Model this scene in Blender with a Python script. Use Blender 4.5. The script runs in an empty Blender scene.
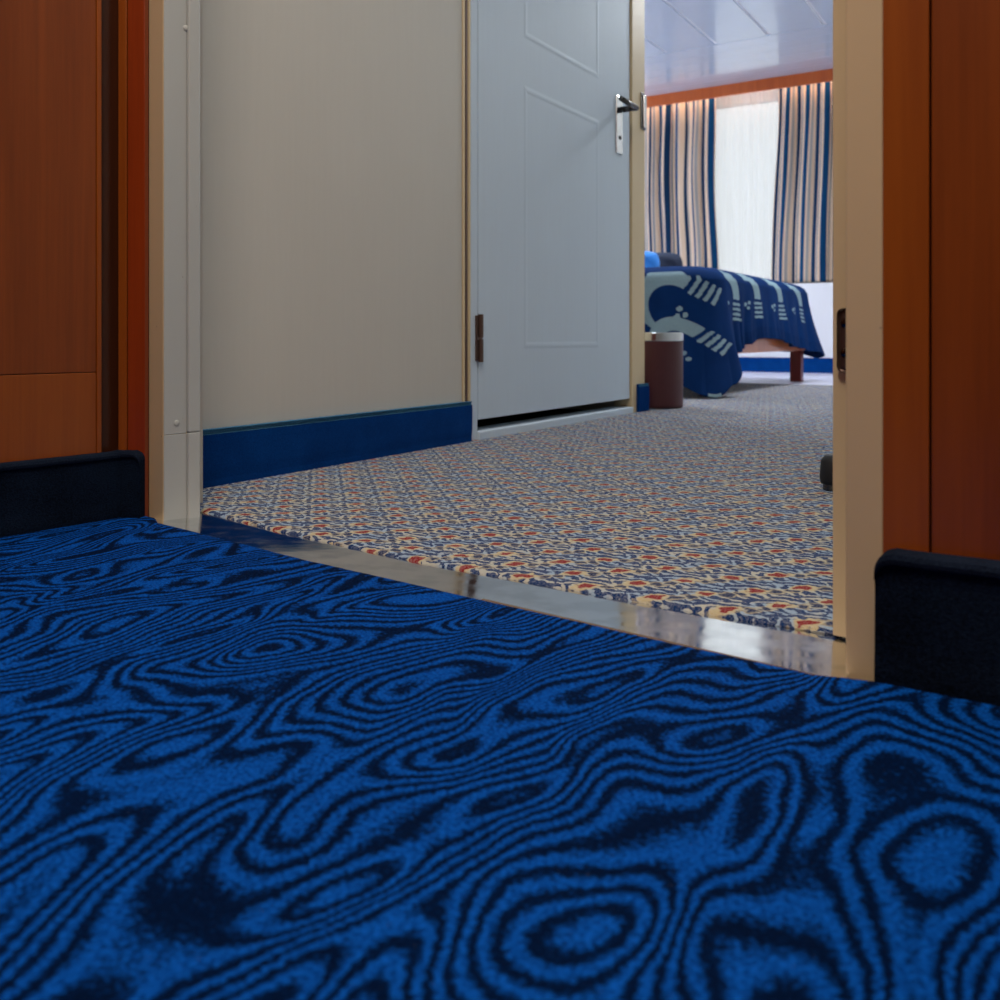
import bpy, bmesh, math, random
from mathutils import Vector, Matrix, noise
random.seed(4)
C = bpy.context.scene.collection
sc = bpy.context.scene
PI = math.pi
# ---------------------------------------------------------------- frames of the place (metres)
N = Vector((.850, -.527)).normalized()      # across the cabin
U = Vector((-N.y, N.x))                     # along the cabin
H = Vector((.789, -.615)).normalized()      # along the corridor wall
R = Vector((-H.y, H.x))                     # through the corridor wall
H0 = Vector((-.442, 1.186))                 # left inner corner of the doorway
H2 = Vector((.831, -.556)).normalized()     # corridor wall right of the door
R2 = Vector((-H2.y, H2.x))
CEIL = 2.062

def F(o, ax, ay):
    """4x4 matrix of an upright local frame"""
    return Matrix(((ax[0], ay[0], 0, o[0]), (ax[1], ay[1], 0, o[1]), (0, 0, 1, 0), (0, 0, 0, 1)))
ROOM = F((0, 0), N, U)                      # x = across, y = along
DOOR = F(H0, H, R)                          # x = along corridor wall, y = into cabin
RIGHT = F((.2676, .634), H2, R2)
def rp(a, b, z=0): return ROOM @ Vector((a, b, z))

# ---------------------------------------------------------------- node helper
def srgb(r, g, b):
    f = lambda c: (c/255)/12.92 if c <= 10 else (((c/255)+.055)/1.055)**2.4
    return (f(r), f(g), f(b), 1)
class NT:
    def __init__(s, name):
        s.m = bpy.data.materials.new(name); s.m.use_nodes = True
        s.t = s.m.node_tree; s.t.nodes.clear()
        s.out = s.n('ShaderNodeOutputMaterial')
    def n(s, typ, **kw):
        x = s.t.nodes.new(typ)
        for k, v in kw.items(): setattr(x, k, v)
        return x
    def l(s, a, b): s.t.links.new(a, b)
    def put(s, v, sock):
        if hasattr(v, 'is_linked') or hasattr(v, 'links'): s.l(v, sock)
        else: sock.default_value = v
    def math(s, op, a, b=None, c=None):
        x = s.n('ShaderNodeMath', operation=op)
        s.put(a, x.inputs[0])
        if b is not None: s.put(b, x.inputs[1])
        if c is not None: s.put(c, x.inputs[2])
        return x.outputs[0]
    def ss(s, v, lo, hi, to0=0., to1=1.):
        x = s.n('ShaderNodeMapRange', interpolation_type='SMOOTHSTEP')
        s.put(v, x.inputs[0])
        x.inputs[1].default_value = lo; x.inputs[2].default_value = hi
        x.inputs[3].default_value = to0; x.inputs[4].default_value = to1
        return x.outputs[0]
    def mix(s, f, a, b):
        x = s.n('ShaderNodeMix', data_type='RGBA')
        s.put(f, x.inputs[0]); s.put(a, x.inputs[6]); s.put(b, x.inputs[7])
        return x.outputs[2]
    def noise(s, vec, scale, detail=2., rough=.5, dist=0.):
        x = s.n('ShaderNodeTexNoise')
        if vec is not None: s.l(vec, x.inputs['Vector'])
        x.inputs['Scale'].default_value = scale; x.inputs['Detail'].default_value = detail
        x.inputs['Roughness'].default_value = rough; x.inputs['Distortion'].default_value = dist
        return x.outputs[0]
    def obj(s): return s.n('ShaderNodeTexCoord').outputs['Object']
    def mapping(s, vec, loc=(0,0,0), rot=(0,0,0), scale=(1,1,1)):
        x = s.n('ShaderNodeMapping'); s.l(vec, x.inputs[0])
        x.inputs[1].default_value = loc; x.inputs[2].default_value = rot; x.inputs[3].default_value = scale
        return x.outputs[0]
    def xyz(s, vec):
        x = s.n('ShaderNodeSeparateXYZ'); s.l(vec, x.inputs[0]); return x.outputs
    def bsdf(s, col, rough=.5, metal=0., bump=None, bstr=.3, bdist=.001, coat=0., sheen=0., spec=None):
        p = s.n('ShaderNodeBsdfPrincipled')
        s.put(col, p.inputs['Base Color']); s.put(rough, p.inputs['Roughness'])
        p.inputs['Metallic'].default_value = metal
        p.inputs['Coat Weight'].default_value = coat; p.inputs['Coat Roughness'].default_value = .12
        p.inputs['Sheen Weight'].default_value = sheen
        if spec is not None: p.inputs['Specular IOR Level'].default_value = spec
        if bump is not None:
            b = s.n('ShaderNodeBump'); b.inputs['Strength'].default_value = bstr
            b.inputs['Distance'].default_value = bdist
            s.l(bump, b.inputs['Height']); s.l(b.outputs[0], p.inputs['Normal'])
        s.l(p.outputs[0], s.out.inputs[0])
        return p

def plain(name, col, rough=.5, metal=0., var=.06, nscale=30, bstr=.08, coat=0., sheen=0., bdist=.001):
    t = NT(name); v = t.obj()
    f = t.noise(v, nscale, 4)
    dark = tuple(c*(1-var*2) for c in col[:3]) + (1,)
    lite = tuple(min(1, c*(1+var*1.5)) for c in col[:3]) + (1,)
    t.bsdf(t.mix(f, dark, lite), rough, metal, t.noise(v, nscale*8, 3), bstr, bdist, coat, sheen)
    return t.m

def wood(name, c1, c2, rough=.35, coat=.25):
    t = NT(name); v = t.obj()
    g = t.noise(t.mapping(v, scale=(26, 26, 1.1)), 1.6, 5, .6, .4)
    g2 = t.noise(t.mapping(v, scale=(160, 160, 5)), 1.5, 3, .6)
    big = t.noise(t.mapping(v, scale=(3, 3, .8)), 1.3, 2)
    f = t.math('ADD', t.math('MULTIPLY', g, .62), t.math('MULTIPLY', g2, .22))
    f = t.ss(t.math('ADD', f, t.math('MULTIPLY', big, .25)), .32, .78)
    t.bsdf(t.mix(f, c1, c2), rough, 0, g2, .05, .0005, coat)
    return t.m

def hall_carpet():
    t = NT('corridor_carpet'); v = t.obj()
    # soft warp so the loops wander, then contour lines of a stretched field
    w = t.n('ShaderNodeTexNoise'); t.l(v, w.inputs['Vector']); w.inputs['Scale'].default_value = 11; w.inputs['Detail'].default_value = 1
    ad = t.n('ShaderNodeVectorMath', operation='MULTIPLY_ADD')
    t.l(w.outputs['Color'], ad.inputs[0]); ad.inputs[1].default_value = (.035, .035, 0); t.l(v, ad.inputs[2])
    q = t.mapping(ad.outputs[0], loc=(3.1, 1.7, 0), rot=(0, 0, math.radians(-56)), scale=(1, 1, 1))
    q2 = t.mapping(q, scale=(4.6, 10.4, 1))
    f = t.noise(q2, 1.0, 1., .4, .25)
    fine = t.noise(v, 420, 2)
    fine2 = t.noise(v, 260, 2)
    jit = t.math('MULTIPLY', t.math('SUBTRACT', fine2, .5), 3.6)
    ph = t.math('ADD', t.math('MULTIPLY', f, 150), jit)
    s_ = t.math('ADD', t.math('SINE', ph), t.math('MULTIPLY', t.math('SUBTRACT', fine, .5), 2.2))
    m = t.ss(s_, -.95, 1.15)
    patch = t.noise(v, 5, 2)
    lo = t.mix(patch, srgb(0, 14, 42), srgb(0, 24, 62))
    hi = t.mix(patch, srgb(0, 76, 176), srgb(6, 98, 212))
    hi = t.mix(t.ss(fine, .35, .68), t.mix(.5, hi, lo), t.mix(.12, hi, srgb(40, 130, 215)))
    lum = t.mix(m, lo, hi)
    # light lint caught in the pile
    lint = t.ss(t.noise(v, 700, 1), .79, .83)
    lum = t.mix(t.math('MULTIPLY', lint, .45), lum, srgb(120, 130, 150))
    h = t.math('ADD', t.math('MULTIPLY', fine, .6), t.math('MULTIPLY', t.noise(v, 900, 2), .5))
    h = t.math('ADD', h, t.math('MULTIPLY', m, .25))
    t.bsdf(lum, .95, 0, h, .9, .0035, spec=.04)
    return t.m

def room_carpet():
    t = NT('cabin_carpet'); v = t.obj()
    G = .0492
    w = t.n('ShaderNodeTexNoise'); t.l(v, w.inputs['Vector']); w.inputs['Scale'].default_value = 100; w.inputs['Detail'].default_value = 1.5
    ad = t.n('ShaderNodeVectorMath', operation='MULTIPLY_ADD')
    t.l(w.outputs['Color'], ad.inputs[0]); ad.inputs[1].default_value = (.016, .016, 0); t.l(v, ad.inputs[2])
    q = t.mapping(t.mapping(ad.outputs[0], rot=(0, 0, math.radians(-11.3))), loc=(.28, -.17, 0), scale=(1/.0505, 1/.048, 1))
    X, Y, _ = t.xyz(q)
    fx = t.math('SUBTRACT', t.math('FRACT', X), .5)
    fy = t.math('SUBTRACT', t.math('FRACT', Y), .5)
    ax = t.math('ABSOLUTE', fx); ay = t.math('ABSOLUTE', fy)
    # red darts: a lozenge with a notch
    d = t.math('ADD', t.math('MULTIPLY', ax, 1.0), t.math('MULTIPLY', ay, 1.3))
    d = t.math('SUBTRACT', d, t.math('MULTIPLY', t.math('MULTIPLY', ax, ay), 3.2))
    red = t.ss(d, .215, .17)
    cream = t.ss(d, .305, .255)
    # fan of navy dashes between the darts, fanning round two opposite points of the cell
    def rings(cx, cy, k, ph):
        dx = t.math('SUBTRACT', fx, cx); dy = t.math('SUBTRACT', fy, cy)
        r = t.math('SQRT', t.math('ADD', t.math('MULTIPLY', dx, dx), t.math('MULTIPLY', dy, dy)))
        return r, t.math('SINE', t.math('ADD', t.math('MULTIPLY', r, k), ph))
    r1, s1 = rings(-.62, -.75, 27, 0)
    r2, s2 = rings(.7, -.1, 30, 1.)
    sel = t.ss(t.math('ADD', t.math('MULTIPLY', fx, .8), fy), -.06, .06)
    ssum = t.math('ADD', t.math('MULTIPLY', s1, sel), t.math('MULTIPLY', s2, t.math('SUBTRACT', 1., sel)))
    brk = t.noise(v, 150, 2)
    ssum = t.math('ADD', ssum, t.math('MULTIPLY', t.math('SUBTRACT', brk, .5), 2.8))
    navy = t.ss(ssum, -.6, -.1)
    # bold dots beside each dart
    dx = t.math('SUBTRACT', ax, .36); dy = t.math('ADD', fy, .16)
    rd = t.math('SQRT', t.math('ADD', t.math('MULTIPLY', dx, dx), t.math('MULTIPLY', dy, dy)))
    dots = t.ss(rd, .13, .085); halo = t.ss(rd, .2, .15)
    fine = t.noise(v, 500, 2)
    ground = t.mix(t.ss(t.noise(v, 22, 2), .42, .6), srgb(164, 190, 216), srgb(206, 206, 192))
    col = t.mix(navy, ground, srgb(2, 54, 112))
    ctan = srgb(218, 202, 158)
    col = t.mix(t.math('MULTIPLY', halo, .6), col, ctan)
    col = t.mix(dots, col, srgb(14, 40, 90))
    col = t.mix(t.math('MULTIPLY', cream, .95), col, ctan)
    col = t.mix(red, col, srgb(150, 8, 14))
    col = t.mix(t.math('MULTIPLY', t.ss(fine, .35, .75), .25), t.mix(.12, col, (0, 0, 0, 1)), (.75, .75, .75, 1))
    h = t.math('ADD', fine, t.math('MULTIPLY', t.noise(v, 1000, 1), .5))
    t.bsdf(col, .95, 0, h, .7, .0025, spec=.04)
    return t.m

def pile(name, c1, c2, scale=420, bd=.002):
    t = NT(name); v = t.obj()
    f = t.noise(v, scale, 3, .6); g = t.noise(v, 14, 3)
    h = t.noise(t.mapping(v, scale=(1, 1, 3)), scale, 2)
    t.bsdf(t.mix(t.ss(t.math('ADD', t.math('MULTIPLY', f, .7), t.math('MULTIPLY', g, .4)), .3, .8), c1, c2), .95, 0, h, .8, bd, spec=.05)
    return t.m

def painted(name, col, rough, chips=True):
    t = NT(name); v = t.obj()
    big = t.noise(t.mapping(v, scale=(6, 6, 2.5)), 1.5, 4)
    c = t.mix(big, tuple(x*.93 for x in col[:3])+(1,), tuple(min(1, x*1.06) for x in col[:3])+(1,))
    if chips:
        ch = t.ss(t.noise(v, 95, 3, .6), .735, .76)
        c = t.mix(t.math('MULTIPLY', ch, .55), c, srgb(120, 100, 88))
    t.bsdf(c, rough, 0, t.noise(v, 60, 4), .12, .0012)
    return t.m

def wall_paint(name, col):
    t = NT(name); v = t.obj()
    big = t.noise(t.mapping(v, scale=(3, 3, 1.5)), 1.5, 4)
    st = t.noise(t.mapping(v, scale=(60, 60, 3)), 2, 3)
    c = t.mix(t.math('ADD', t.math('MULTIPLY', big, .6), t.math('MULTIPLY', st, .4)), tuple(x*.93 for x in col[:3])+(1,), tuple(min(1, x*1.06) for x in col[:3])+(1,))
    t.bsdf(c, .58, 0, st, .06, .0006)
    return t.m

def steel():
    t = NT('polished_threshold_steel'); v = t.obj()
    wav = t.noise(t.mapping(v, scale=(1, 1.6, 1)), 16, 2, .5)
    sc_ = t.noise(t.mapping(v, rot=(0, 0, .5), scale=(600, 12, 1)), 1, 2)
    rough = t.ss(t.noise(v, 30, 4), .35, .75, .06, .18)
    sm = t.ss(t.noise(v, 24, 3), .45, .62)
    col = t.mix(sm, (.80, .81, .82, 1), (.66, .68, .70, 1))
    p = t.bsdf(col, rough, 1., t.math('ADD', wav, t.math('MULTIPLY', sc_, .004)), .05, .004)
    return t.m

def curtain_mat():
    t = NT('striped_curtain_cloth')
    uv = t.n('ShaderNodeTexCoord').outputs['UV']
    x, y, _ = t.xyz(uv)
    f = t.math('FRACT', t.math('DIVIDE', x, .20))
    def band(lo, hi): 
        return t.math('MULTIPLY', t.ss(f, lo-.012, lo+.012), t.ss(f, hi+.012, hi-.012))
    c = srgb(240, 218, 196)
    c = t.mix(band(.05, .22), c, srgb(34, 66, 104))
    c = t.mix(band(.27, .32), c, srgb(140, 152, 170))
    c = t.mix(band(.53, .70), c, srgb(30, 84, 134))
    c = t.mix(band(.76, .84), c, srgb(176, 176, 180))
    weave = t.noise(t.mapping(uv, scale=(900, 900, 1)), 1, 1)
    d = t.n('ShaderNodeBsdfDiffuse'); t.put(c, d.inputs[0])
    tr = t.n('ShaderNodeBsdfTranslucent'); t.put(c, tr.inputs[0])
    mx = t.n('ShaderNodeMixShader'); mx.inputs[0].default_value = .3
    t.l(d.outputs[0], mx.inputs[1]); t.l(tr.outputs[0], mx.inputs[2]); t.l(mx.outputs[0], t.out.inputs[0])
    return t.m

def sheer_mat():
    t = NT('white_sheer_voile')
    d = t.n('ShaderNodeBsdfDiffuse'); d.inputs[0].default_value = (.9, .9, .9, 1)
    tr = t.n('ShaderNodeBsdfTranslucent'); tr.inputs[0].default_value = (.92, .92, .92, 1)
    tp = t.n('ShaderNodeBsdfTransparent')
    m1 = t.n('ShaderNodeMixShader'); m1.inputs[0].default_value = .7
    t.l(d.outputs[0], m1.inputs[1]); t.l(tr.outputs[0], m1.inputs[2])
    m2 = t.n('ShaderNodeMixShader'); m2.inputs[0].default_value = .45
    t.l(m1.outputs[0], m2.inputs[1]); t.l(tp.outputs[0], m2.inputs[2]); t.l(m2.outputs[0], t.out.inputs[0])
    return t.m

def glass_mat():
    t = NT('window_glass')
    g = t.n('ShaderNodeBsdfGlossy'); g.inputs['Roughness'].default_value = .35
    tp = t.n('ShaderNodeBsdfTransparent'); tp.inputs[0].default_value = (.97, .98, .98, 1)
    fr = t.n('ShaderNodeFresnel'); fr.inputs[0].default_value = 1.45
    m = t.n('ShaderNodeMixShader')
    t.l(fr.outputs[0], m.inputs[0]); t.l(tp.outputs[0], m.inputs[1]); t.l(g.outputs[0], m.inputs[2]); t.l(m.outputs[0], t.out.inputs[0])
    return t.m

def emit(name, col, s):
    t = NT(name); e = t.n('ShaderNodeEmission'); e.inputs[0].default_value = col; e.inputs[1].default_value = s
    t.l(e.outputs[0], t.out.inputs[0]); return t.m

def blanket_mat():
    t = NT('navy_blanket_weave')
    a = t.n('ShaderNodeAttribute', attribute_name='motif'); v = t.obj()
    rib = t.n('ShaderNodeAttribute', attribute_name='rib')
    k = t.noise(v, 260, 2)
    navy = t.mix(t.noise(v, 9, 2), srgb(8, 34, 78), srgb(16, 52, 104))
    pale = t.mix(k, srgb(112, 138, 150), srgb(150, 172, 180))
    c = t.mix(t.ss(a.outputs['Fac'], .35, .65), navy, pale)
    c = t.mix(t.math('MULTIPLY', rib.outputs['Fac'], .35), c, srgb(2, 14, 48))
    t.bsdf(c, .85, 0, k, .5, .003, spec=.05)
    return t.m

M = dict(
    hall=hall_carpet(), room=room_carpet(), steel=steel(),
    cove=pile('black_navy_carpet_skirting', srgb(5, 10, 20), srgb(22, 36, 56)),
    bind=pile('skirting_binding', srgb(12, 20, 34), srgb(34, 46, 66), 600),
    blue=pile('blue_carpet_skirting', srgb(2, 44, 104), srgb(6, 66, 136)),
    bluetop=pile('blue_skirting_edge', srgb(40, 104, 152), srgb(96, 152, 180), 700),
    wood=wood('cherry_veneer', srgb(112, 50, 10), srgb(142, 70, 20)),
    wood2=wood('cherry_trim', srgb(132, 62, 12), srgb(158, 82, 20)),
    wood3=wood('red_cherry_trim', srgb(128, 44, 8), srgb(154, 60, 14)),
    wooddark=wood('dark_groove_wood', srgb(56, 26, 12), srgb(70, 34, 16)),
    bedwood=wood('bed_cherry', srgb(190, 102, 54), srgb(214, 130, 78)),
    legwood=wood('bed_leg_mahogany', srgb(96, 22, 16), srgb(124, 34, 22)),
    pelmet=wood('orange_pelmet_wood', srgb(186, 82, 22), srgb(206, 100, 36)),
    frame=painted('daylit_grey_frame_paint', srgb(186, 192, 190), .45),  # same frame greyed: cool daylight on the reveals put into the colour
    cream=painted('lamplit_cream_frame_paint', srgb(212, 191, 152), .5),  # cream pushed yellow: warm corridor lamplight put into the colour
    wall=wall_paint('cabin_wall_panel', srgb(198, 195, 186)),
    door=wall_paint('white_door_paint', srgb(196, 212, 226)),
    white=wall_paint('white_wall_paint', srgb(226, 226, 232)),
    gap=plain('dark_joint', srgb(30, 24, 20), .8),
    bronze=plain('brown_hinge_metal', srgb(104, 84, 76), .35, .7),
    chrome=plain('brushed_chrome', srgb(200, 204, 208), .18, 1., .02),
    darkmetal=plain('dark_lever_metal', srgb(90, 88, 88), .2, 1., .03),
    bin=plain('maroon_bin_leatherette', srgb(70, 24, 30), .45, 0, .08, 60, .25),
    ceil=plain('white_ceiling_panel', srgb(214, 226, 244), .2, .0, .02, 8, .02, .7),
    ceilgap=plain('ceiling_joint', srgb(245, 246, 250), .5, 0, .01),
    rubber=plain('black_rubber', srgb(24, 26, 30), .6),
    pale=plain('glare_paled_floor', srgb(205, 206, 226), .3, 0, .02, 20, .03),  # floor paled: window glare put into the colour
    curtain=curtain_mat(), sheer=sheer_mat(), glass=glass_mat(), blanket=blanket_mat(),
    mattress=plain('mattress_ticking', srgb(215, 215, 220), .9),
    pillow=plain('bright_blue_cushion_cloth', srgb(28, 120, 205), .8, 0, .1, 40, .3, sheen=.3),
    darkpillow=plain('dark_navy_cushion_cloth', srgb(22, 34, 58), .8, 0, .2, 25, .3),
    backing=plain('tan_carpet_backing', srgb(112, 92, 74), .9),
    led=emit('warm_led_strip', (1, .80, .56, 1), 17.),
    lampglass=emit('lamp_diffuser', (1, .86, .70, 1), 4.),
)

# ---------------------------------------------------------------- mesh helpers
def obj(name, bm, mats, parent=None, smooth=False, kind=None):
    me = bpy.data.meshes.new(name)
    bmesh.ops.recalc_face_normals(bm, faces=bm.faces)
    bm.to_mesh(me); bm.free()
    if not isinstance(mats, (list, tuple)): mats = [mats]
    for m in mats: me.materials.append(m)
    if smooth:
        for p in me.polygons: p.use_smooth = True
    o = bpy.data.objects.new(name, me); C.objects.link(o)
    if parent is not None:
        o.parent = parent
        o.matrix_parent_inverse = parent.matrix_basis.inverted()
    if kind: o['kind'] = kind
    return o
def struct(name, bm, mats, parent=None, smooth=False):
    return obj(name, bm, mats, parent, smooth, 'structure' if parent is None else None)
def tag(o, label, cat, group=None):
    o['label'] = label; o['category'] = cat
    if group: o['group'] = group
    return o
def thing(name, label, cat, loc, rotz=0, group=None):
    o = bpy.data.objects.new(name, None); C.objects.link(o)
    o.location = loc; o.rotation_euler = (0, 0, rotz); o.empty_display_size = .05
    return tag(o, label, cat, group)
def box(bm, mat4, x0, x1, y0, y1, z0, z1, bev=0, seg=2, mi=0):
    vs = [bm.verts.new(mat4 @ Vector((x, y, z))) for z in (z0, z1) for x, y in ((x0, y0), (x1, y0), (x1, y1), (x0, y1))]
    fs = [bm.faces.new([vs[i] for i in f]) for f in ((0,3,2,1), (4,5,6,7), (0,1,5,4), (1,2,6,5), (2,3,7,6), (3,0,4,7))]
    for f in fs: f.material_index = mi
    if bev:
        es = list({e for f in fs for e in f.edges})
        bmesh.ops.bevel(bm, geom=es, offset=bev, segments=seg, profile=.5, affect='EDGES')
def bx(mat4, *a, **k):
    bm = bmesh.new(); box(bm, mat4, *a, **k); return bm
def prism(bm, pts, z0, z1, mi=0):
    n = len(pts)
    lo = [bm.verts.new((p[0], p[1], z0)) for p in pts]; hi = [bm.verts.new((p[0], p[1], z1)) for p in pts]
    bm.faces.new(hi).material_index = mi; bm.faces.new(lo[::-1]).material_index = mi
    for i in range(n): bm.faces.new((lo[i], lo[(i+1) % n], hi[(i+1) % n], hi[i])).material_index = mi
def cyl(bm, mat4, p0, p1, r, seg=20, r2=None):
    p0, p1 = mat4 @ Vector(p0), mat4 @ Vector(p1)
    d = p1-p0; q = d.to_track_quat('Z', 'Y').to_matrix().to_4x4(); q.translation = (p0+p1)/2
    bmesh.ops.create_cone(bm, cap_ends=True, segments=seg, radius1=r, radius2=r if r2 is None else r2, depth=d.length, matrix=q)
def lathe(bm, c, prof, seg=48):
    rings = [[bm.verts.new((c[0]+r*math.cos(2*PI*i/seg), c[1]+r*math.sin(2*PI*i/seg), z)) for i in range(seg)] for r, z in prof]
    for a, b in zip(rings, rings[1:]):
        for i in range(seg): bm.faces.new((a[i], a[(i+1) % seg], b[(i+1) % seg], b[i]))
    return rings
def hp(t, r=0):                     # point of the doorway frame in plan
    v = H0 + H*t + R*r; return (v.x, v.y)

# ================================================================= FLOORS
def edge(p, q, amp, seed, step=.004, bow=0.):
    p, q = Vector(p), Vector(q); L = (q-p).length; n = max(2, int(L/step)); t_ = (q-p)/L; nn = Vector((-t_.y, t_.x))
    out = []
    for i in range(n+1):
        s = i/n
        k = noise.noise(Vector((s*L*9, seed, 0)))*.5 + noise.noise(Vector((s*L*55, seed, 3)))*.22 + noise.noise(Vector((s*L*260, seed, 7)))*.22
        v = p + t_*(s*L) + nn*(amp*k + bow*math.sin(PI*s)); out.append((v.x, v.y))
    return out
def carpet(name, front, rest, z, mat, nrm):
    """pile carpet: flat field plus a rolled, cut front edge"""
    bm = bmesh.new()
    rows = []
    for off, dz in ((0.012, 0), (.006, -.0004), (.0025, -.0016), (0, -.004), (0, -.009)):
        rows.append([bm.verts.new((x+nrm.x*(off), y+nrm.y*(off), z+dz)) for x, y in front])
    for a, b in zip(rows, rows[1:]):
        for i in range(len(a)-1): bm.faces.new((a[i], a[i+1], b[i+1], b[i]))
    bm.faces.new(rows[0] + [bm.verts.new((x, y, z)) for x, y in rest])
    o = struct(name, bm, mat)
    o['label'] = None; del o['label']
    return o
# cabin side: sight line of its cut edge, slightly bowed
cabin_front = edge(hp(-.06, .080), hp(.95, .110), .003, 1.3, bow=-0.040)
cabin_front = [hp(-.20, .080)] + cabin_front + [hp(1.02, .110)]
rest = [tuple(rp(.02, .60)[:2]), tuple(rp(.02, 4.78)[:2]), tuple(rp(-4.2, 4.78)[:2]), tuple(rp(-4.2, 2.6)[:2]), tuple(rp(-1.35, 2.6)[:2]), tuple(rp(-1.35, .98)[:2])]
# last front point is on the right, so walk on round to the far end and back along the left
fl = carpet('floor', cabin_front, rest[0:], 0.0, M['room'], R)
# far strip of carpet, coloured pale to carry daylight glare from the window
bm = bmesh.new(); prism(bm, [rp(.02, 4.78)[:2], rp(.02, 6.7)[:2], rp(-4.2, 6.7)[:2], rp(-4.2, 4.78)[:2]], -.01, .0)
struct('floor_far', bm, M['pale'])
# corridor carpet, its far edge lapped over the steel
side_dir = -R
S0 = Vector((-.505, 1.196))
SL = S0 - R*2.6; SR = Vector((.2676, .634)) + H2*2.4
hall_front = edge(hp(-.11, -.004), hp(-.012, -.004), .002, 7.7) + edge(hp(.02, -.018), hp(.34, -.029), .003, 4.7) + edge(hp(.345, -.029), hp(.86, -.026), .003, 7.7) + edge(hp(.88, -.018), tuple((RIGHT @ Vector((.03, -.004, 0)))[:2]), .002, 5.7) + [tuple((RIGHT @ Vector((1.0, -.002, 0)))[:2])]
S1 = S0 + R*.03
carpet('floor_corridor', list(reversed(hall_front)), [tuple(S1), tuple(SL+Vector((-.1, -.3))), (0, -1.5), tuple(SR+Vector((.1, -.3))), tuple(SR+R2*.05)], .0050, M['hall'], -R)
# subfloor
struct('floor_base', bx(Matrix.Identity(4), -6, 7, -2, 9, -.06, -.0125), M['gap'])

# steel threshold plate: falls a little towards the cabin
bm = bmesh.new()
nx, ny = 120, 10
t0, t1, r0, r1 = -.02, .8775, -.045, .088
grid = [[None]*(ny+1) for _ in range(nx+1)]
for i in range(nx+1):
    for j in range(ny+1):
        s = i/nx; w = j/ny
        x, y = hp(t0+(t1-t0)*s, r0+(r1-r0)*w)
        z = .0026 - .0075*w + .00035*math.sin(s*9+w*2)+.0002*math.sin(s*23)
        grid[i][j] = bm.verts.new((x, y, z))
for i in range(nx):
    for j in range(ny): bm.faces.new((grid[i][j], grid[i+1][j], grid[i+1][j+1], grid[i][j+1]))
ext = bmesh.ops.extrude_face_region(bm, geom=list(bm.faces))
for v in ext['geom']:
    if isinstance(v, bmesh.types.BMVert): v.co.z = -.0124
pl = struct('trim_threshold', bm, M['steel'], smooth=False)

bm = bx(DOOR, .56, .868, -.0315, -.0245, .0005, .0030)
struct('trim_carpet_backing', bm, M['backing'])
# ================================================================= DOORWAY FRAME
HF = 2.03
bm = bmesh.new()
# left jamb: front edge, first reveal, small step, second reveal
box(bm, DOOR, -.0345, .0, 0, .036, -.012, HF, .0012)
struct('trim_door_jamb_left', bm, M['cream'])
fl_left = bpy.data.objects['trim_door_jamb_left']
obj('jamb_reveal', bx(DOOR, -.030, .0012, .0008, .034, -.0118, .112, .0006), M['frame'], fl_left)
obj('jamb_reveal', bx(DOOR, -.030, .0012, .0008, .034, .1125, HF, .0006), M['frame'], fl_left)
obj('door_stop_strip', bx(DOOR, -.0300, .0062, .0345, .052, -.011, .113, .0018), M['frame'], fl_left)
obj('door_stop_strip', bx(DOOR, -.0300, .0062, .0345, .052, .1135, HF, .0018), M['frame'], fl_left)
def dome(mat4, x, y, z, ax, r=.0042):
    bm = bmesh.new()
    q = mat4.to_3x3().to_4x4() @ Vector(ax)
    c = mat4 @ Vector((x, y, z))
    rot = Vector(q[:3]).to_track_quat('Z', 'Y').to_matrix().to_4x4(); rot.translation = c
    bmesh.ops.create_uvsphere(bm, u_segments=20, v_segments=10, radius=r, matrix=rot @ Matrix.Diagonal((1, 1, .38, 1)))
    return bm
for y, z in ((.019, .127), (.033, .655), (.019, 1.2)):
    obj('screw_cap', dome(DOOR, .0012, y, z, (1, 0, 0)), M['frame'], fl_left, True)
# thin black joint between frame and wood
struct('trim_joint_left', bx(DOOR, -.039, -.0345, .004, .06, 0, HF), M['gap'])
# right jamb
bm = bmesh.new()
box(bm, DOOR, .8745, .9, 0, .05, -.012, HF, .0012)
jr = struct('trim_door_jamb_right', bm, M['cream'])
obj('door_stop_strip', bx(DOOR, .8380, .874, .0855, .115, -.003, HF, .0012), M['cream'], jr)
obj('dark_joint', bx(DOOR, .862, .872, .078, .0853, -.002, HF), M['gap'], jr)
obj('jamb_back', bx(DOOR, .872, .9, .0505, .115, -.003, HF), M['cream'], jr)
# recessed brown keeper plate with two screws
kp = bmesh.new(); box(kp, DOOR, .8428, .8570, .083, .0856, .2125, .264, .0045, 3)
kpo = obj('keeper_plate', kp, M['bronze'], jr); kpo['label'] = 'brown metal keeper plate with two screws'
for z in (.228, .252):
    s = obj('screw_head', dome(DOOR, .8495, .083, z, (0, -1, 0), .0042), M['darkmetal'], kpo, True)
# head of the frame (above the picture)
struct('trim_door_head', bx(DOOR, -.034, .9, 0, .11, HF, HF+.05), M['cream'])

# ================================================================= CORRIDOR WALLS
LS = F(S0, Vector((R.x, R.y)), Vector((-H.x, -H.y)))     # x = towards cabin, y = away from the niche
# side wall of the niche, going back past the camera
wl = struct('wall_corridor_left', bx(LS, -2.6, .08, .012, .05, 0, CEIL), M['wooddark'])
obj('wood_panel', bx(LS, -1.3, -.0305, -.0, .0121, .196, CEIL, .0008), M['wood'], wl)
obj('wood_panel', bx(LS, -1.3, -.0305, -.0, .0121, 0, .1952, .0008), M['wood2'], wl)
obj('wood_panel', bx(LS, -2.6, -1.302, -.0, .0121, 0, CEIL, .0008), M['wood'], wl)
obj('edge_moulding', bx(LS, -.0300, -.0235, -.0015, .0121, 0, CEIL, .001), M['wood2'], wl)
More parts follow.
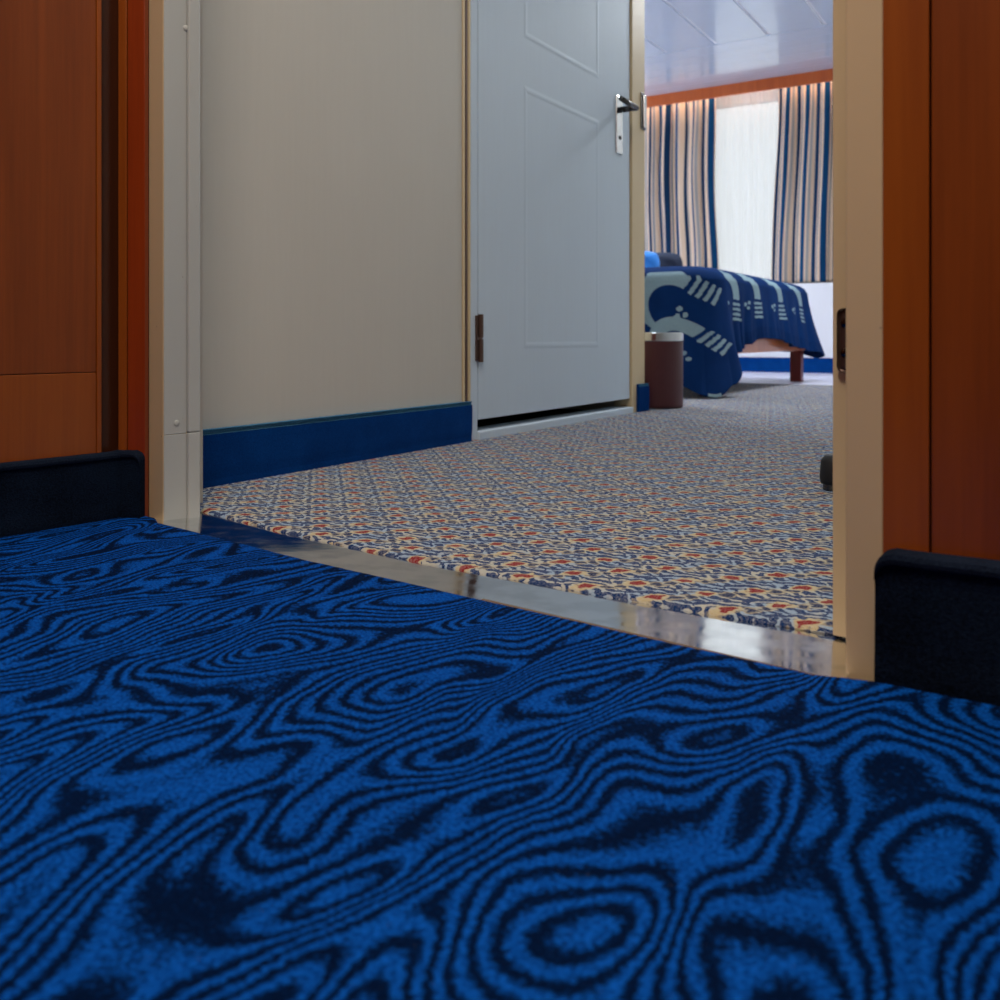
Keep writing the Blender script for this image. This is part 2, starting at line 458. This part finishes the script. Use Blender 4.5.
# stub facing the corridor, between the niche corner and the frame
ST = F(S0, Vector((.037, -.004)).normalized(), Vector((.004, .037)).normalized())
ws = struct('wall_corridor_stub', bx(ST, -.012, .035, .012, .05, 0, CEIL), M['wooddark'])
obj('wood_strip', bx(ST, .000, .0115, -.0005, .012, 0, CEIL, .0008), M['wood2'], ws)
obj('wood_strip', bx(ST, .0122, .0362, .001, .012, 0, CEIL, .0012), M['wood3'], ws)
# right of the door
wr = struct('wall_corridor_right', bx(RIGHT, .0005, 2.5, .012, .05, 0, CEIL), M['wooddark'])
obj('wood_panel', bx(RIGHT, .0008, .0305, .0, .0121, 0, CEIL, .0008), M['wood2'], wr)
obj('wood_panel', bx(RIGHT, .0318, 1.1, .0, .0121, 0, CEIL, .0012), M['wood'], wr)
obj('wood_panel', bx(RIGHT, 1.1012, 2.5, .0, .0121, 0, CEIL, .0012), M['wood'], wr)
# back of the corridor, ceiling with lamp (behind and above the camera)
bm = bmesh.new()
a = Vector(SL); b = Vector(SR); d = (b-a).normalized(); nn = Vector((d.y, -d.x))
prism(bm, [a-d*.1, b+d*.1, b+d*.1+nn*.05, a-d*.1+nn*.05], 0, CEIL)
struct('wall_corridor_back', bm, M['wood'])
# ceiling slabs
bm = bmesh.new()
cs = [S0+R*.12, SL+Vector((-.1, -.1)), SR+Vector((.15, -.1)), Vector((.2676, .634))+H2*.02+R*.1]
prism(bm, cs, CEIL, CEIL+.04)
struct('ceiling_corridor', bm, M['white'])
# wall above the doorway
struct('wall_corridor_head', bx(DOOR, -.12, 1.05, .02, .11, HF+.05, CEIL), M['wood'])

# carpet skirtings of the corridor (dark, bound top edge)
def roundskirt(name, mat4, x0, x1, yf, yb, z1, mat, bindmat, r_end=None, left_round=False, right_round=False, nm='binding', mitre=0):
    bm = bmesh.new()
    n = 160
    seg = []
    seg = [x0 + (x1-x0)*i/n for i in range(n+1)]
    if left_round: seg = [x0 + .013*(1-math.cos(k/14*PI/2)) for k in range(14)] + [x for x in seg if x > x0+.014]
    if right_round: seg = [x for x in seg if x < x1-.014] + [x1 - .013*(1-math.cos(k/14*PI/2)) for k in range(13, -1, -1)]
    prof = []
    R_ = .012
    rows = []
    for i, x in enumerate(seg):
        dz = 0
        if left_round and x-x0 < R_: dz = -(R_ - math.sqrt(max(0, R_*R_-(R_-(x-x0))**2)))
        if right_round and x1-x < R_: dz = -(R_ - math.sqrt(max(0, R_*R_-(R_-(x1-x))**2)))
        wob = noise.noise(Vector((x*40, z1*9, yf*31)))*.0008
        jz = noise.noise(Vector((x*220, 3, 1)))*.0006
        zt = z1+dz+jz
        pts = [(yf-.001+wob, 0), (yf-.0015+wob, z1*.12), (yf+wob, z1*.3), (yf+wob*.5+.0008, zt*.8), (yf+wob, zt-.0085), (yf-.0022, zt-.007), (yf-.0028, zt-.004), (yf-.001, zt-.0008), (yf+.003, zt), (yb, zt), (yb, 0)]
        rows.append([bm.verts.new(mat4 @ Vector((x, y, max(z, 0)))) for y, z in pts])
    m = len(rows[0])
    for a, b in zip(rows, rows[1:]):
        for j in range(m-1):
            f = bm.faces.new((a[j], b[j], b[j+1], a[j+1]))
            if 4 <= j <= 8: f.material_index = 1
    bm.faces.new(rows[0]); bm.faces.new(rows[-1][::-1])
    return struct(name, bm, [mat, bindmat], smooth=False)
SKH = .094
roundskirt('baseboard_corridor_left', LS, -2.6, .0, -.014, .0, SKH-.003, M['cove'], M['bind'])
roundskirt('baseboard_corridor_stub', ST, -.002, .0365, -.012, .001, SKH-.002, M['cove'], M['bind'], right_round=True)
roundskirt('baseboard_corridor_right', RIGHT, -.001, 2.45, -.018, -.0005, SKH, M['cove'], M['bind'], left_round=True)

# ================================================================= CABIN: LEFT WALL WITH INNER DOOR
A_ = -1.173
LW = F(tuple(rp(A_, 0)[:2]), U, N)        # x = along (b), y = out into the passage
struct('wall_left', bx(LW, .90, 1.725, -.06, 0, -.01, CEIL), M['wall'])
tr = struct('trim_wall_panel_edge', bx(LW, 1.7255, 1.762, -.06, -.004, -.01, CEIL), M['gap'])
obj('metal_rib', bx(LW, 1.727, 1.734, -.004, .003, -.01, CEIL, .001), M['cream'], tr)
obj('metal_rib', bx(LW, 1.7385, 1.746, -.004, .002, -.01, CEIL, .001), M['bronze'], tr)
obj('metal_rib', bx(LW, 1.750, 1.757, -.004, .003, -.01, CEIL, .001), M['cream'], tr)
struct('trim_inner_jamb_left', bx(LW, 1.762, 1.790, -.06, .001, -.01, 2.02, .002), M['door'])
ji = struct('trim_inner_jamb_right', bx(LW, 2.692, 2.795, -.06, .004, -.01, 2.02, .002), M['cream'])
struct('wall_left_head', bx(LW, 1.762, 2.802, -.06, .0, 2.021, CEIL), M['wall'])
kp = obj('keeper_plate', bx(LW, 2.758, 2.793, .0041, .0075, .925, 1.045, .001), M['darkmetal'], ji)
obj('keeper_lip', bx(LW, 2.772, 2.794, .0076, .012, .93, 1.04, .002), M['chrome'], kp)
struct('trim_door_saddle', bx(LW, 1.788, 2.694, -.06, .008, -.012, .019, .003), M['door'])
# the door leaf
dr = struct('door_1', bx(LW, 1.797, 2.682, -.040, -.001, .046, 2.01, .0015), M['door'])
def moulding(z0, z1, x0=2.018, x1=2.447, w=.011):
    bm = bmesh.new()
    outer = [(x0, z0), (x1, z0), (x1, z1), (x0, z1)]
    ring = []
    for off, y in ((-w*.9, -.0012), (-.001, -.0002), (w*.4, -.0003), (w, -.0012)):
        ring.append([bm.verts.new(LW @ Vector((x, y, z))) for x, z in ((x0+off, z0+off), (x1-off, z0+off), (x1-off, z1-off), (x0+off, z1-off))])
    for a, b in zip(ring, ring[1:]):
        for i in range(4): bm.faces.new((a[i], a[(i+1) % 4], b[(i+1) % 4], b[i]))
    return bm
obj('panel_moulding', moulding(.220, .883), M['door'], dr)
obj('panel_moulding', moulding(1.022, 1.90), M['door'], dr)
h = obj('handle_plate', bx(LW, 2.575, 2.622, -.001, .003, .816, .995, .002), M['chrome'], dr)
h['label'] = 'chrome handle plate with lever'
bm = bmesh.new(); cyl(bm, LW, (2.600, .003, .953), (2.600, .058, .953), .0095); lv = obj('lever_neck', bm, M['darkmetal'], h, True)
bm = bmesh.new(); cyl(bm, LW, (2.608, .055, .953), (2.485, .057, .956), .0085, r2=.0075); obj('lever', bm, M['darkmetal'], h, True)
bm = bmesh.new(); cyl(bm, LW, (2.600, .0028, .866), (2.600, .0045, .866), .007); obj('keyhole', bm, M['gap'], h)
hg = bmesh.new()
for z0, z1 in ((.183, .237), (.241, .296)): cyl(hg, LW, (1.7935, .0075, z0), (1.7935, .0075, z1), .0065)
box(hg, LW, 1.779, 1.806, -.002, .0055, .186, .293, .001)
hh = obj('hinge', hg, M['bronze'], dr); hh['label'] = 'brown metal hinge'
hg = bmesh.new()
for z0, z1 in ((1.683, 1.737), (1.741, 1.796)): cyl(hg, LW, (1.7935, .0075, z0), (1.7935, .0075, z1), .0065)
box(hg, LW, 1.779, 1.806, -.002, .0055, 1.686, 1.793, .001)
obj('hinge', hg, M['bronze'], dr)
# blue skirtings
roundskirt('baseboard_left', LW, .90, 1.750, .012, .0005, .093, M['blue'], M['bluetop'])
roundskirt('baseboard_left_end', LW, 2.725, 2.806, .015, .0045, .090, M['blue'], M['bluetop'])
struct('baseboard_left_return', bx(LW, 2.7955, 2.806, -.12, .004, 0, .089, .001), M['blue'])
# unlit washroom behind the door: walls
struct('wall_washroom_far', bx(ROOM, -4.2, A_-.0605, 2.70, 2.802, -.01, CEIL), M['wall'])
struct('wall_washroom_left', bx(ROOM, -2.6, -2.55, .98, 2.699, -.01, CEIL), M['wall'])
struct('floor_washroom', bx(ROOM, -2.55, -1.235, .9, 2.699, -.012, .002), M['gap'])
# wall on the inside of the corridor, left part
struct('wall_front_left', bx(DOOR, -2.2, -.075, .0605, .11, -.01, CEIL), M['wall'])

# ================================================================= CABIN: OTHER WALLS, CEILING
struct('wall_right', bx(ROOM, -.10, -.04, .72, 6.7, -.01, CEIL), M['wall'])
struct('wall_cabin_left', bx(ROOM, -4.25, -4.2, 2.7, 6.7, -.01, CEIL), M['white'])
# window wall with its opening
bm = bmesh.new()
W0, W1, WZ0, WZ1, WB = -2.50, -1.50, .626, 2.02, 6.60
box(bm, ROOM, -4.2, W0, WB, WB+.12, 0, CEIL); box(bm, ROOM, W1, -.04, WB, WB+.12, 0, CEIL)
box(bm, ROOM, W0, W1, WB, WB+.12, 0, WZ0); box(bm, ROOM, W0, W1, WB, WB+.12, WZ1, CEIL)
struct('wall_window', bm, M['white'])
struct('wall_window_ledge', bx(ROOM, -4.2, -.1, 6.427, WB, 0, .618, .006), M['white'])
roundskirt('baseboard_window', F(tuple(rp(0, 6.427)[:2]), N, U), -4.2, -.11, -.013, -.0005, .103, M['blue'], M['blue'])
wn = bmesh.new()
for a in ((W0, W0+.05, WZ0, WZ1), (W1-.05, W1, WZ0, WZ1), (W0+.05, W1-.05, WZ0, WZ0+.05), (W0+.05, W1-.05, WZ1-.05, WZ1)):
    box(wn, ROOM, a[0], a[1], WB+.02, WB+.09, a[2], a[3], .004)
wo = struct('window_1', wn, M['white'])
obj('glass', bx(ROOM, W0+.05, W1-.05, WB+.052, WB+.058, WZ0+.05, WZ1-.05), M['glass'], wo)
# ceiling: long boards along the cabin, then boards across beside the window
bm = bmesh.new(); box(bm, ROOM, -4.2, .0, .55, 6.7, CEIL+.004, CEIL+.05)
cl = struct('ceiling', bm, M['ceilgap'])
lines = [-1.163-.325*k for k in range(-4, 11)]
lines = sorted([x for x in lines if -4.2 < x < -.06] + [-4.2, -.10])
for x0, x1 in zip(lines, lines[1:]):
    obj('ceiling_board', bx(ROOM, x0+.011, x1-.011, .62, 5.47, CEIL-.003, CEIL+.0045, .001), M['ceil'], cl)
y = 5.476
while y < 6.5:
    obj('ceiling_board', bx(ROOM, -4.2, -.10, y+.0012, min(y+.15, 6.59), CEIL-.003, CEIL+.0045, .001), M['ceil'], cl); y += .1512
# pelmet, LED strip
pm = obj('curtain_pelmet', bx(ROOM, -4.19, -.105, 6.365, 6.385, 1.978, CEIL-.0035, .001), M['pelmet'])
tag(pm, 'orange wooden pelmet board running across the ceiling above the curtains', 'pelmet')
ld = obj('led_strip', bx(ROOM, -4.1, -.2, 6.395, 6.41, CEIL-.014, CEIL-.0035), M['led'], pm)

# ================================================================= CURTAINS
def curtain(x0, x1, z0, z1, folds, amp, cloth, yb, seedv, pull, mat, stripe=True, inward=None, nz=50, per=26):
    bm = bmesh.new(); uvl = bm.loops.layers.uv.new('UVMap')
    n = int(folds*per)
    rows = []; us = []
    for i in range(n+1):
        s = i/n; col = []
        for j in range(nz+1):
            t = j/nz; z = z1 + (z0-z1)*t
            ph = folds*2*PI*s + .9*math.sin(s*7+seedv) + .25*math.sin(t*3+s*11)
            a = amp*(.55+.45*min(1, t*6))*(1+.35*math.sin(s*19+seedv*3))
            y = yb + a*math.sin(ph) + .006*math.sin(t*9+s*30)
            x = x0 + (x1-x0)*s + pull(s, t) + .35*amp*math.sin(2*ph+1)*.5
            if t < .06: y += .007*math.sin(ph*3)*(1-t/.06)
            col.append(bm.verts.new(ROOM @ Vector((x, y, z))))
        rows.append(col); us.append(s*cloth)
    for i in range(n):
        for j in range(nz):
            f = bm.faces.new((rows[i][j], rows[i+1][j], rows[i+1][j+1], rows[i][j+1]))
            for l, (k, m) in zip(f.loops, ((i, j), (i+1, j), (i+1, j+1), (i, j+1))):
                l[uvl].uv = (us[k], m/nz*(z1-z0))
    return bm
def solid(o, t):
    m = o.modifiers.new('thickness', 'SOLIDIFY'); m.thickness = t; m.offset = 0
ztop = CEIL-.03
lc = obj('curtain', curtain(-3.35, -2.16, .628, ztop, 10, .030, 1.75, 6.475, .4, lambda s, t: -.05*s*math.sin(PI*min(1, t*1.1))**2*.4+.02*s*t, M['curtain']), M['curtain'], None, True)
solid(lc, .0025)
tag(lc, 'striped beige and blue curtain left of the bright window, behind the bed', 'curtain', 'striped window curtains')
rc = obj('curtain', curtain(-1.70, -.75, .628, ztop, 8.5, .030, 1.45, 6.475, 2.1, lambda s, t: -.055*(1-s)*math.sin(PI*.5*t)**2, M['curtain']), M['curtain'], None, True)
solid(rc, .0025)
tag(rc, 'striped beige and blue curtain right of the bright window, above the white ledge', 'curtain', 'striped window curtains')
sh = obj('sheer_curtain', curtain(-2.7, -1.3, .63, ztop, 18, .010, 2.2, 6.55, 1.1, lambda s, t: 0, M['sheer'], per=16, nz=24), M['sheer'], None, True)
tag(sh, 'white sheer curtain across the bright window between the striped curtains', 'curtain')

# ================================================================= BED
bed = thing('bed', 'bed with a pale cherry wood rail and dark red legs under the navy blanket', 'bed', tuple(rp(-1.25, 4.25, 0)))
BX0, BX1, BY0, BY1 = -3.3, -1.195, 3.56, 5.19
obj('bed_rail', bx(ROOM, BX1-.035, BX1-.005, BY0+.02, BY1-.02, .172, .275, .004), M['bedwood'], bed)
obj('side_rail', bx(ROOM, BX0, BX1-.036, BY0+.01, BY0+.04, .172, .275, .004), M['bedwood'], bed)
obj('side_rail', bx(ROOM, BX0, BX1-.036, BY1-.04, BY1-.01, .172, .275, .004), M['bedwood'], bed)
for x in (BX1-.075, BX0+.05):
    for y in (BY0+.045, BY1-.105):
        obj('leg', bx(ROOM, x, x+.06, y, y+.06, 0.0, .1715, .004), M['legwood'], bed)
obj('mattress', bx(ROOM, BX0+.02, BX1-.04, BY0+.045, BY1-.045, .20, .48, .05, 4), M['mattress'], bed)
# ---- blanket
def blanket():
    # walk: near side (towards foot), near corner, foot edge, far corner, far side
    xe, y0, y1, rc_ = BX1+.012, BY0-.012, BY1+.012, .12
    path = []          # (x, y, outward nx, ny, s)
    def add(x, y, nx_, ny_): path.append((x, y, nx_, ny_))
    n1, nc, nf = 150, 46, 220
    xs = -2.85
    for i in range(n1): add(xs+(xe-rc_-xs)*i/n1, y0, 0, -1)
    for i in range(nc):
        th = -PI/2 + PI/2*i/nc; add(xe-rc_+rc_*math.cos(th), y0+rc_+rc_*math.sin(th), math.cos(th), math.sin(th))
    for i in range(nf): add(xe, y0+rc_+(y1-y0-2*rc_)*i/nf, 1, 0)
    for i in range(nc):
        th = PI/2*i/nc; add(xe-rc_+rc_*math.cos(th), y1-rc_+rc_*math.sin(th), math.cos(th), math.sin(th))
    for i in range(61): add(xe-rc_+(xs-xe+rc_)*i/60, y1, 0, 1)
    S = [0]
    for a, b in zip(path, path[1:]): S.append(S[-1]+math.hypot(b[0]-a[0], b[1]-a[1]))
    sc0 = S[n1]; sc1 = S[n1+nc]; sc2 = S[n1+nc+nf]; sc3 = S[n1+2*nc+nf]
    smid = (sc0+sc1)/2
    smf = (sc2+sc3)/2
    def lerp(tb, s):
        if s <= tb[0][0]: return tb[0][1]
        for (a, u), (b, v) in zip(tb, tb[1:]):
            if s <= b: 
                k = (s-a)/(b-a); k = k*k*(3-2*k); return u+(v-u)*k
        return tb[-1][1]
    hem = [(sc0-.8, .13), (sc0-.16, .10), (sc0-.02, .062), (smid-.015, .003), (smid+.045, .05), (sc1+.0, .10), (sc1+.06, .15), (sc1+.12, .178), (sc1+.33, .212), (sc1+.50, .238),
           (sc1+.80, .232), (sc1+1.02, .195), (sc2, .165), (smf, .128), (sc3, .16), (sc3+.5, .2)]
    flare = [(sc0-.5, .03), (sc0-.16, .05), (smid-.015, .115), (sc1+.0, .05), (sc1+.18, .0), (sc1+.7, .02), (sc2-.15, .035), (smf, .085), (sc3+.1, .03)]
    ZT = .525
    NV = 90
    bm = bmesh.new()
    lay = bm.verts.layers.float.new('motif'); ribl = bm.verts.layers.float.new('rib')
    rows = []
    # motif: open arch + four bars at its foot, optional little ring charm
    def motif(s, v, cx, cv, sc_, rot=0, bars=4):
        x = (s-cx)/sc_; y = (v-cv)/sc_
        if s > sc1: x /= 1.9
        x, y = x*math.cos(rot)+y*math.sin(rot), -x*math.sin(rot)+y*math.cos(rot)
        # arch centre (0,0); v grows downward
        r = math.hypot(x/1.0, y/1.25)
        m = 0.
        if y < 0 and x > (-.22 if s > sc1 else -.8):
            m = max(m, min(1, max(0, (min(r-.62, 1.05-r))*14+.5)))
        if y >= 0.08 and y < .95 and .58+.06*y < x < 1.08+.16*y:
            k = (y-.08)/.87*bars
            m = max(m, 1. if .28 < (k % 1) < .82 else 0.)
        # charm inside the arch
        for ox, oy, rr in ((-.12, .30, .12), (.10, .22, .11), (.04, .46, .10)):
            m = max(m, min(.8, max(0, (rr-math.hypot(x-ox, y-oy))*22)))
        return m
    mots = [(sc1-.01, .155, .098), (sc1+.31, .145, .095), (sc1+.71, .145, .095), (sc1+1.10, .15, .095), (sc0-.055, .20, .145), (sc0-.02, .38, .12), (sc0-.62, .16, .11)]
    rots = [.05, 0, 0, .05, -1.0, -.8, 0]
    for i, (x, y, nx_, ny_) in enumerate(path):
        s = S[i]; zh = lerp(hem, s); fl_ = lerp(flare, s)
        col = []
        prof = []
        for off, z in ((-.42, ZT+.028), (-.30, ZT+.026), (-.20, ZT+.022), (-.12, ZT+.014), (-.07, ZT+.006), (-.035, ZT-.006), (-.012, ZT-.022)):
            prof.append((off, z, 0))
        zs = ZT-.045
        for j in range(NV+1):
            t = j/NV; z = zs + (zh-zs)*t
            fold = .010*math.sin(s*34+1.5*math.sin(s*9))*t + .007*math.sin(s*71)*t*t
            if s < sc1+.2: fold += .020*math.sin(s*44+.6)*t*t
            off = fl_*(t**1.35) + fold*(.4 if abs(s-smid) < .04 else 1)
            prof.append((off, z, t))
        v = 0; last = None
        for off, z, t in prof:
            if last: v += math.hypot(off-last[0], z-last[1])
            last = (off, z)
            # inward offsets must not cross on the corners
            if off < -.0:
                cxm = min(max(x, xs), xe-.45) if nx_ else x
                base = Vector((x, y)); tgt = Vector((min(x, xe-.42), min(max(y, y0+.42), y1-.42)))
                dd = tgt-base; k = min(1, -off/.42)
                p = base + dd*k
            else: p = Vector((x+nx_*off, y+ny_*off))
            if t > 0 and abs(s-smid) < .25:   # corner tail leans outwards
                pass
            vert = bm.verts.new(ROOM @ Vector((p.x, p.y, z)))
            vv = v-.36      # cloth distance below the bed edge
            mm = 0
            for (cx, cv, k_), ro in zip(mots, rots):
              if (cx > sc1-.06) == (s > sc1): mm = max(mm, motif(s, vv, cx, cv, k_, ro))
            hemdist = (1-t)*(zs-zh) if t > 0 else 1
            if t > 0 and hemdist < .012 and abs(s-smid+.015) < .014: mm = 1
            vert[lay] = mm
            vert[ribl] = (.5+.5*math.sin(s*330)) if hemdist < .055 and s > sc1+.2 else 0
            col.append(vert)
        rows.append(col)
    for a, b in zip(rows, rows[1:]):
        for j in range(len(a)-1):
            try: bm.faces.new((a[j], b[j], b[j+1], a[j+1]))
            except ValueError: pass
    bm.faces.new([r[0] for r in rows])
    bmesh.ops.remove_doubles(bm, verts=bm.verts, dist=.00005)
    return bm
bl = obj('blanket', blanket(), M['blanket'], None, True)
m_ = bl.modifiers.new('thickness', 'SOLIDIFY'); m_.thickness = .006; m_.offset = 1
tag(bl, 'navy blanket with pale arched bands and bars, draped over the bed to the carpet', 'blanket')

def cushion(name, c, w, d, h, rz, mat, tilt=0):
    bm = bmesh.new(); n = 22
    mt = ROOM @ Matrix.Translation(c) @ Matrix.Rotation(rz, 4, 'Z') @ Matrix.Rotation(tilt, 4, 'X')
    g = {}
    for sgn in (1, -1):
        for i in range(n+1):
            for j in range(n+1):
                u = i/n*2-1; v = j/n*2-1
                e = max(0, (1-u**4))*max(0, (1-v**4))
                px = u*w/2*(1-.10*(1-u*u)*0-.06*(1-v*v)*-1+.0) ; pz = v*h/2*(1+.06*(1-u*u))
                px = u*w/2*(1.03-.12*v*v); pz = v*h/2*(1.03-.22*u**4)
                y = sgn*d/2*(e**.5)*(1+.05*math.sin(u*7+v*5))
                if sgn == -1 and (i in (0, n) or j in (0, n)): continue
                g[(sgn, i, j)] = bm.verts.new(mt @ Vector((px, y, pz)))
    def G(s, i, j): return g.get((s, i, j)) or g[(1, i, j)]
    for sgn in (1, -1):
        for i in range(n):
            for j in range(n): bm.faces.new([G(sgn, i, j), G(sgn, i+1, j), G(sgn, i+1, j+1), G(sgn, i, j+1)][::sgn])
    return obj(name, bm, mat, None, True)
p1 = cushion('cushion', (-2.02, 4.66, .642), .30, .11, .155, .1, M['pillow'])
tag(p1, 'bright blue cushion lying on the bed in front of the curtain', 'cushion')
p2 = cushion('cushion', (-1.97, 4.80, .642), .36, .10, .155, .05, M['darkpillow'])
tag(p2, 'dark navy patterned cushion behind the bright blue cushion on the bed', 'cushion')

# ================================================================= WASTE BIN
bc = (.538, 3.145)
wb = thing('waste_bin', 'maroon round waste bin with a chrome rim standing beside the bed', 'waste bin', (bc[0], bc[1], 0))
bm = bmesh.new()
prof = [(.0, .002), (.092, .002), (.0965, .0045), (.0975, .012), (.0975, .2285), (.0945, .2285), (.0945, .02), (0.0, .016)]
lathe(bm, bc, prof); bmesh.ops.remove_doubles(bm, verts=bm.verts, dist=1e-5)
obj('bin_body', bm, M['bin'], wb)
bm = bmesh.new(); lathe(bm, bc, [(.0978, .229), (.0992, .231), (.0992, .256), (.0978, .259), (.0955, .259), (.0945, .256), (.0945, .229), (.0978, .229)])
o = obj('rim', bm, M['chrome'], wb, False); o['label'] = 'chrome rim'
bm = bmesh.new(); lathe(bm, bc, [(.0, .0), (.088, .0), (.088, .002), (0, .002)]); bmesh.ops.remove_doubles(bm, verts=bm.verts, dist=1e-5)
obj('base_ring', bm, M['gap'], wb)
# vertical seam
sm = F(bc, (1, 0), (0, 1))
import math as _m
ang = _m.radians(-128)
sm = F((bc[0]+.0975*_m.cos(ang), bc[1]+.0975*_m.sin(ang)), (-_m.sin(ang), _m.cos(ang)), (_m.cos(ang), _m.sin(ang)))
obj('seam', bx(sm, -.003, .003, -.002, .0012, .005, .228), M['gap'], wb)

# ================================================================= DOOR STOP on the floor, right
dc = (.532, 1.428)
ds = thing('door_stop', 'dark rubber door stop on the patterned carpet beside the right door frame', 'door stop', (dc[0], dc[1], 0))
bm = bmesh.new(); lathe(bm, dc, [(0, .0), (.021, .0), (.021, .010), (.0, .010)], 28); bmesh.ops.remove_doubles(bm, verts=bm.verts, dist=1e-5)
obj('base', bm, M['darkmetal'], ds)
bm = bmesh.new(); lathe(bm, dc, [(0, .0101), (.024, .0101), (.026, .02), (.024, .046), (.018, .054), (0, .055)], 28); bmesh.ops.remove_doubles(bm, verts=bm.verts, dist=1e-5)
obj('bumper', bm, M['rubber'], ds, True)

# ================================================================= LIGHT
def area(name, loc, size, power, col, rot=(0, 0, 0), sy=None):
    l = bpy.data.lights.new(name, 'AREA'); l.energy = power; l.color = col; l.size = size
    if sy: l.shape = 'RECTANGLE'; l.size_y = sy
    o = bpy.data.objects.new(name, l); o.location = loc; o.rotation_euler = rot; C.objects.link(o); return o
# corridor ceiling lamp, then unseen fill lamps added for passage and cabin
area('corridor_ceiling_light', (-.15, .05, CEIL-.02), .5, 30, (1, .87, .74), sy=.5)
p = rp(-.62, 1.25, CEIL-.02); area('passage_fill_light', p, .6, 5, (.9, .97, 1))  # unseen lamp, added to light the passage
p = rp(-3.0, 4.2, CEIL-.02); area('cabin_fill_light', p, .5, 50, (.92, .97, 1))  # unseen lamp, added because the window alone leaves the cabin dim
p = rp(-.8, 4.4, CEIL-.02); area('cabin_fill_light', p, .4, 36, (.9, .95, 1))  # second unseen lamp added to brighten the cabin
p = rp(-3.7, 4.9, 1.35); area('ceiling_fill_light', p, .35, 30, (.86, .93, 1), (PI, 0, 0))  # unseen upward lamp, added to brighten the ceiling
# daylight: portal at the window
p = rp((W0+W1)/2, WB+.15, (WZ0+WZ1)/2)
ang = math.atan2(-U.y, -U.x)
pt = area('daylight_portal', p, W1-W0, 1, (1, 1, 1), (PI/2, 0, ang+PI/2), WZ1-WZ0)
pt.data.cycles.is_portal = True
w = bpy.data.worlds.new('sky'); sc.world = w; w.use_nodes = True
nt = w.node_tree; bg = nt.nodes['Background']
bg.inputs[0].default_value = (.93, .97, 1, 1); bg.inputs[1].default_value = 1.27

# ================================================================= CAMERA
cam = bpy.data.cameras.new('camera'); co = bpy.data.objects.new('camera', cam); C.objects.link(co)
co.location = (0, 0, .24); co.rotation_euler = (PI/2, 0, 0)
cam.sensor_width = 36; cam.lens = 32.54; cam.shift_y = -.162; cam.clip_start = .01
cam.dof.use_dof = True; cam.dof.focus_distance = 1.15; cam.dof.aperture_fstop = 9
sc.camera = co
vs = sc.view_settings; vs.view_transform = 'Standard'; vs.look = 'None'; vs.gamma = 1; vs.use_curve_mapping = False; vs.exposure = 0
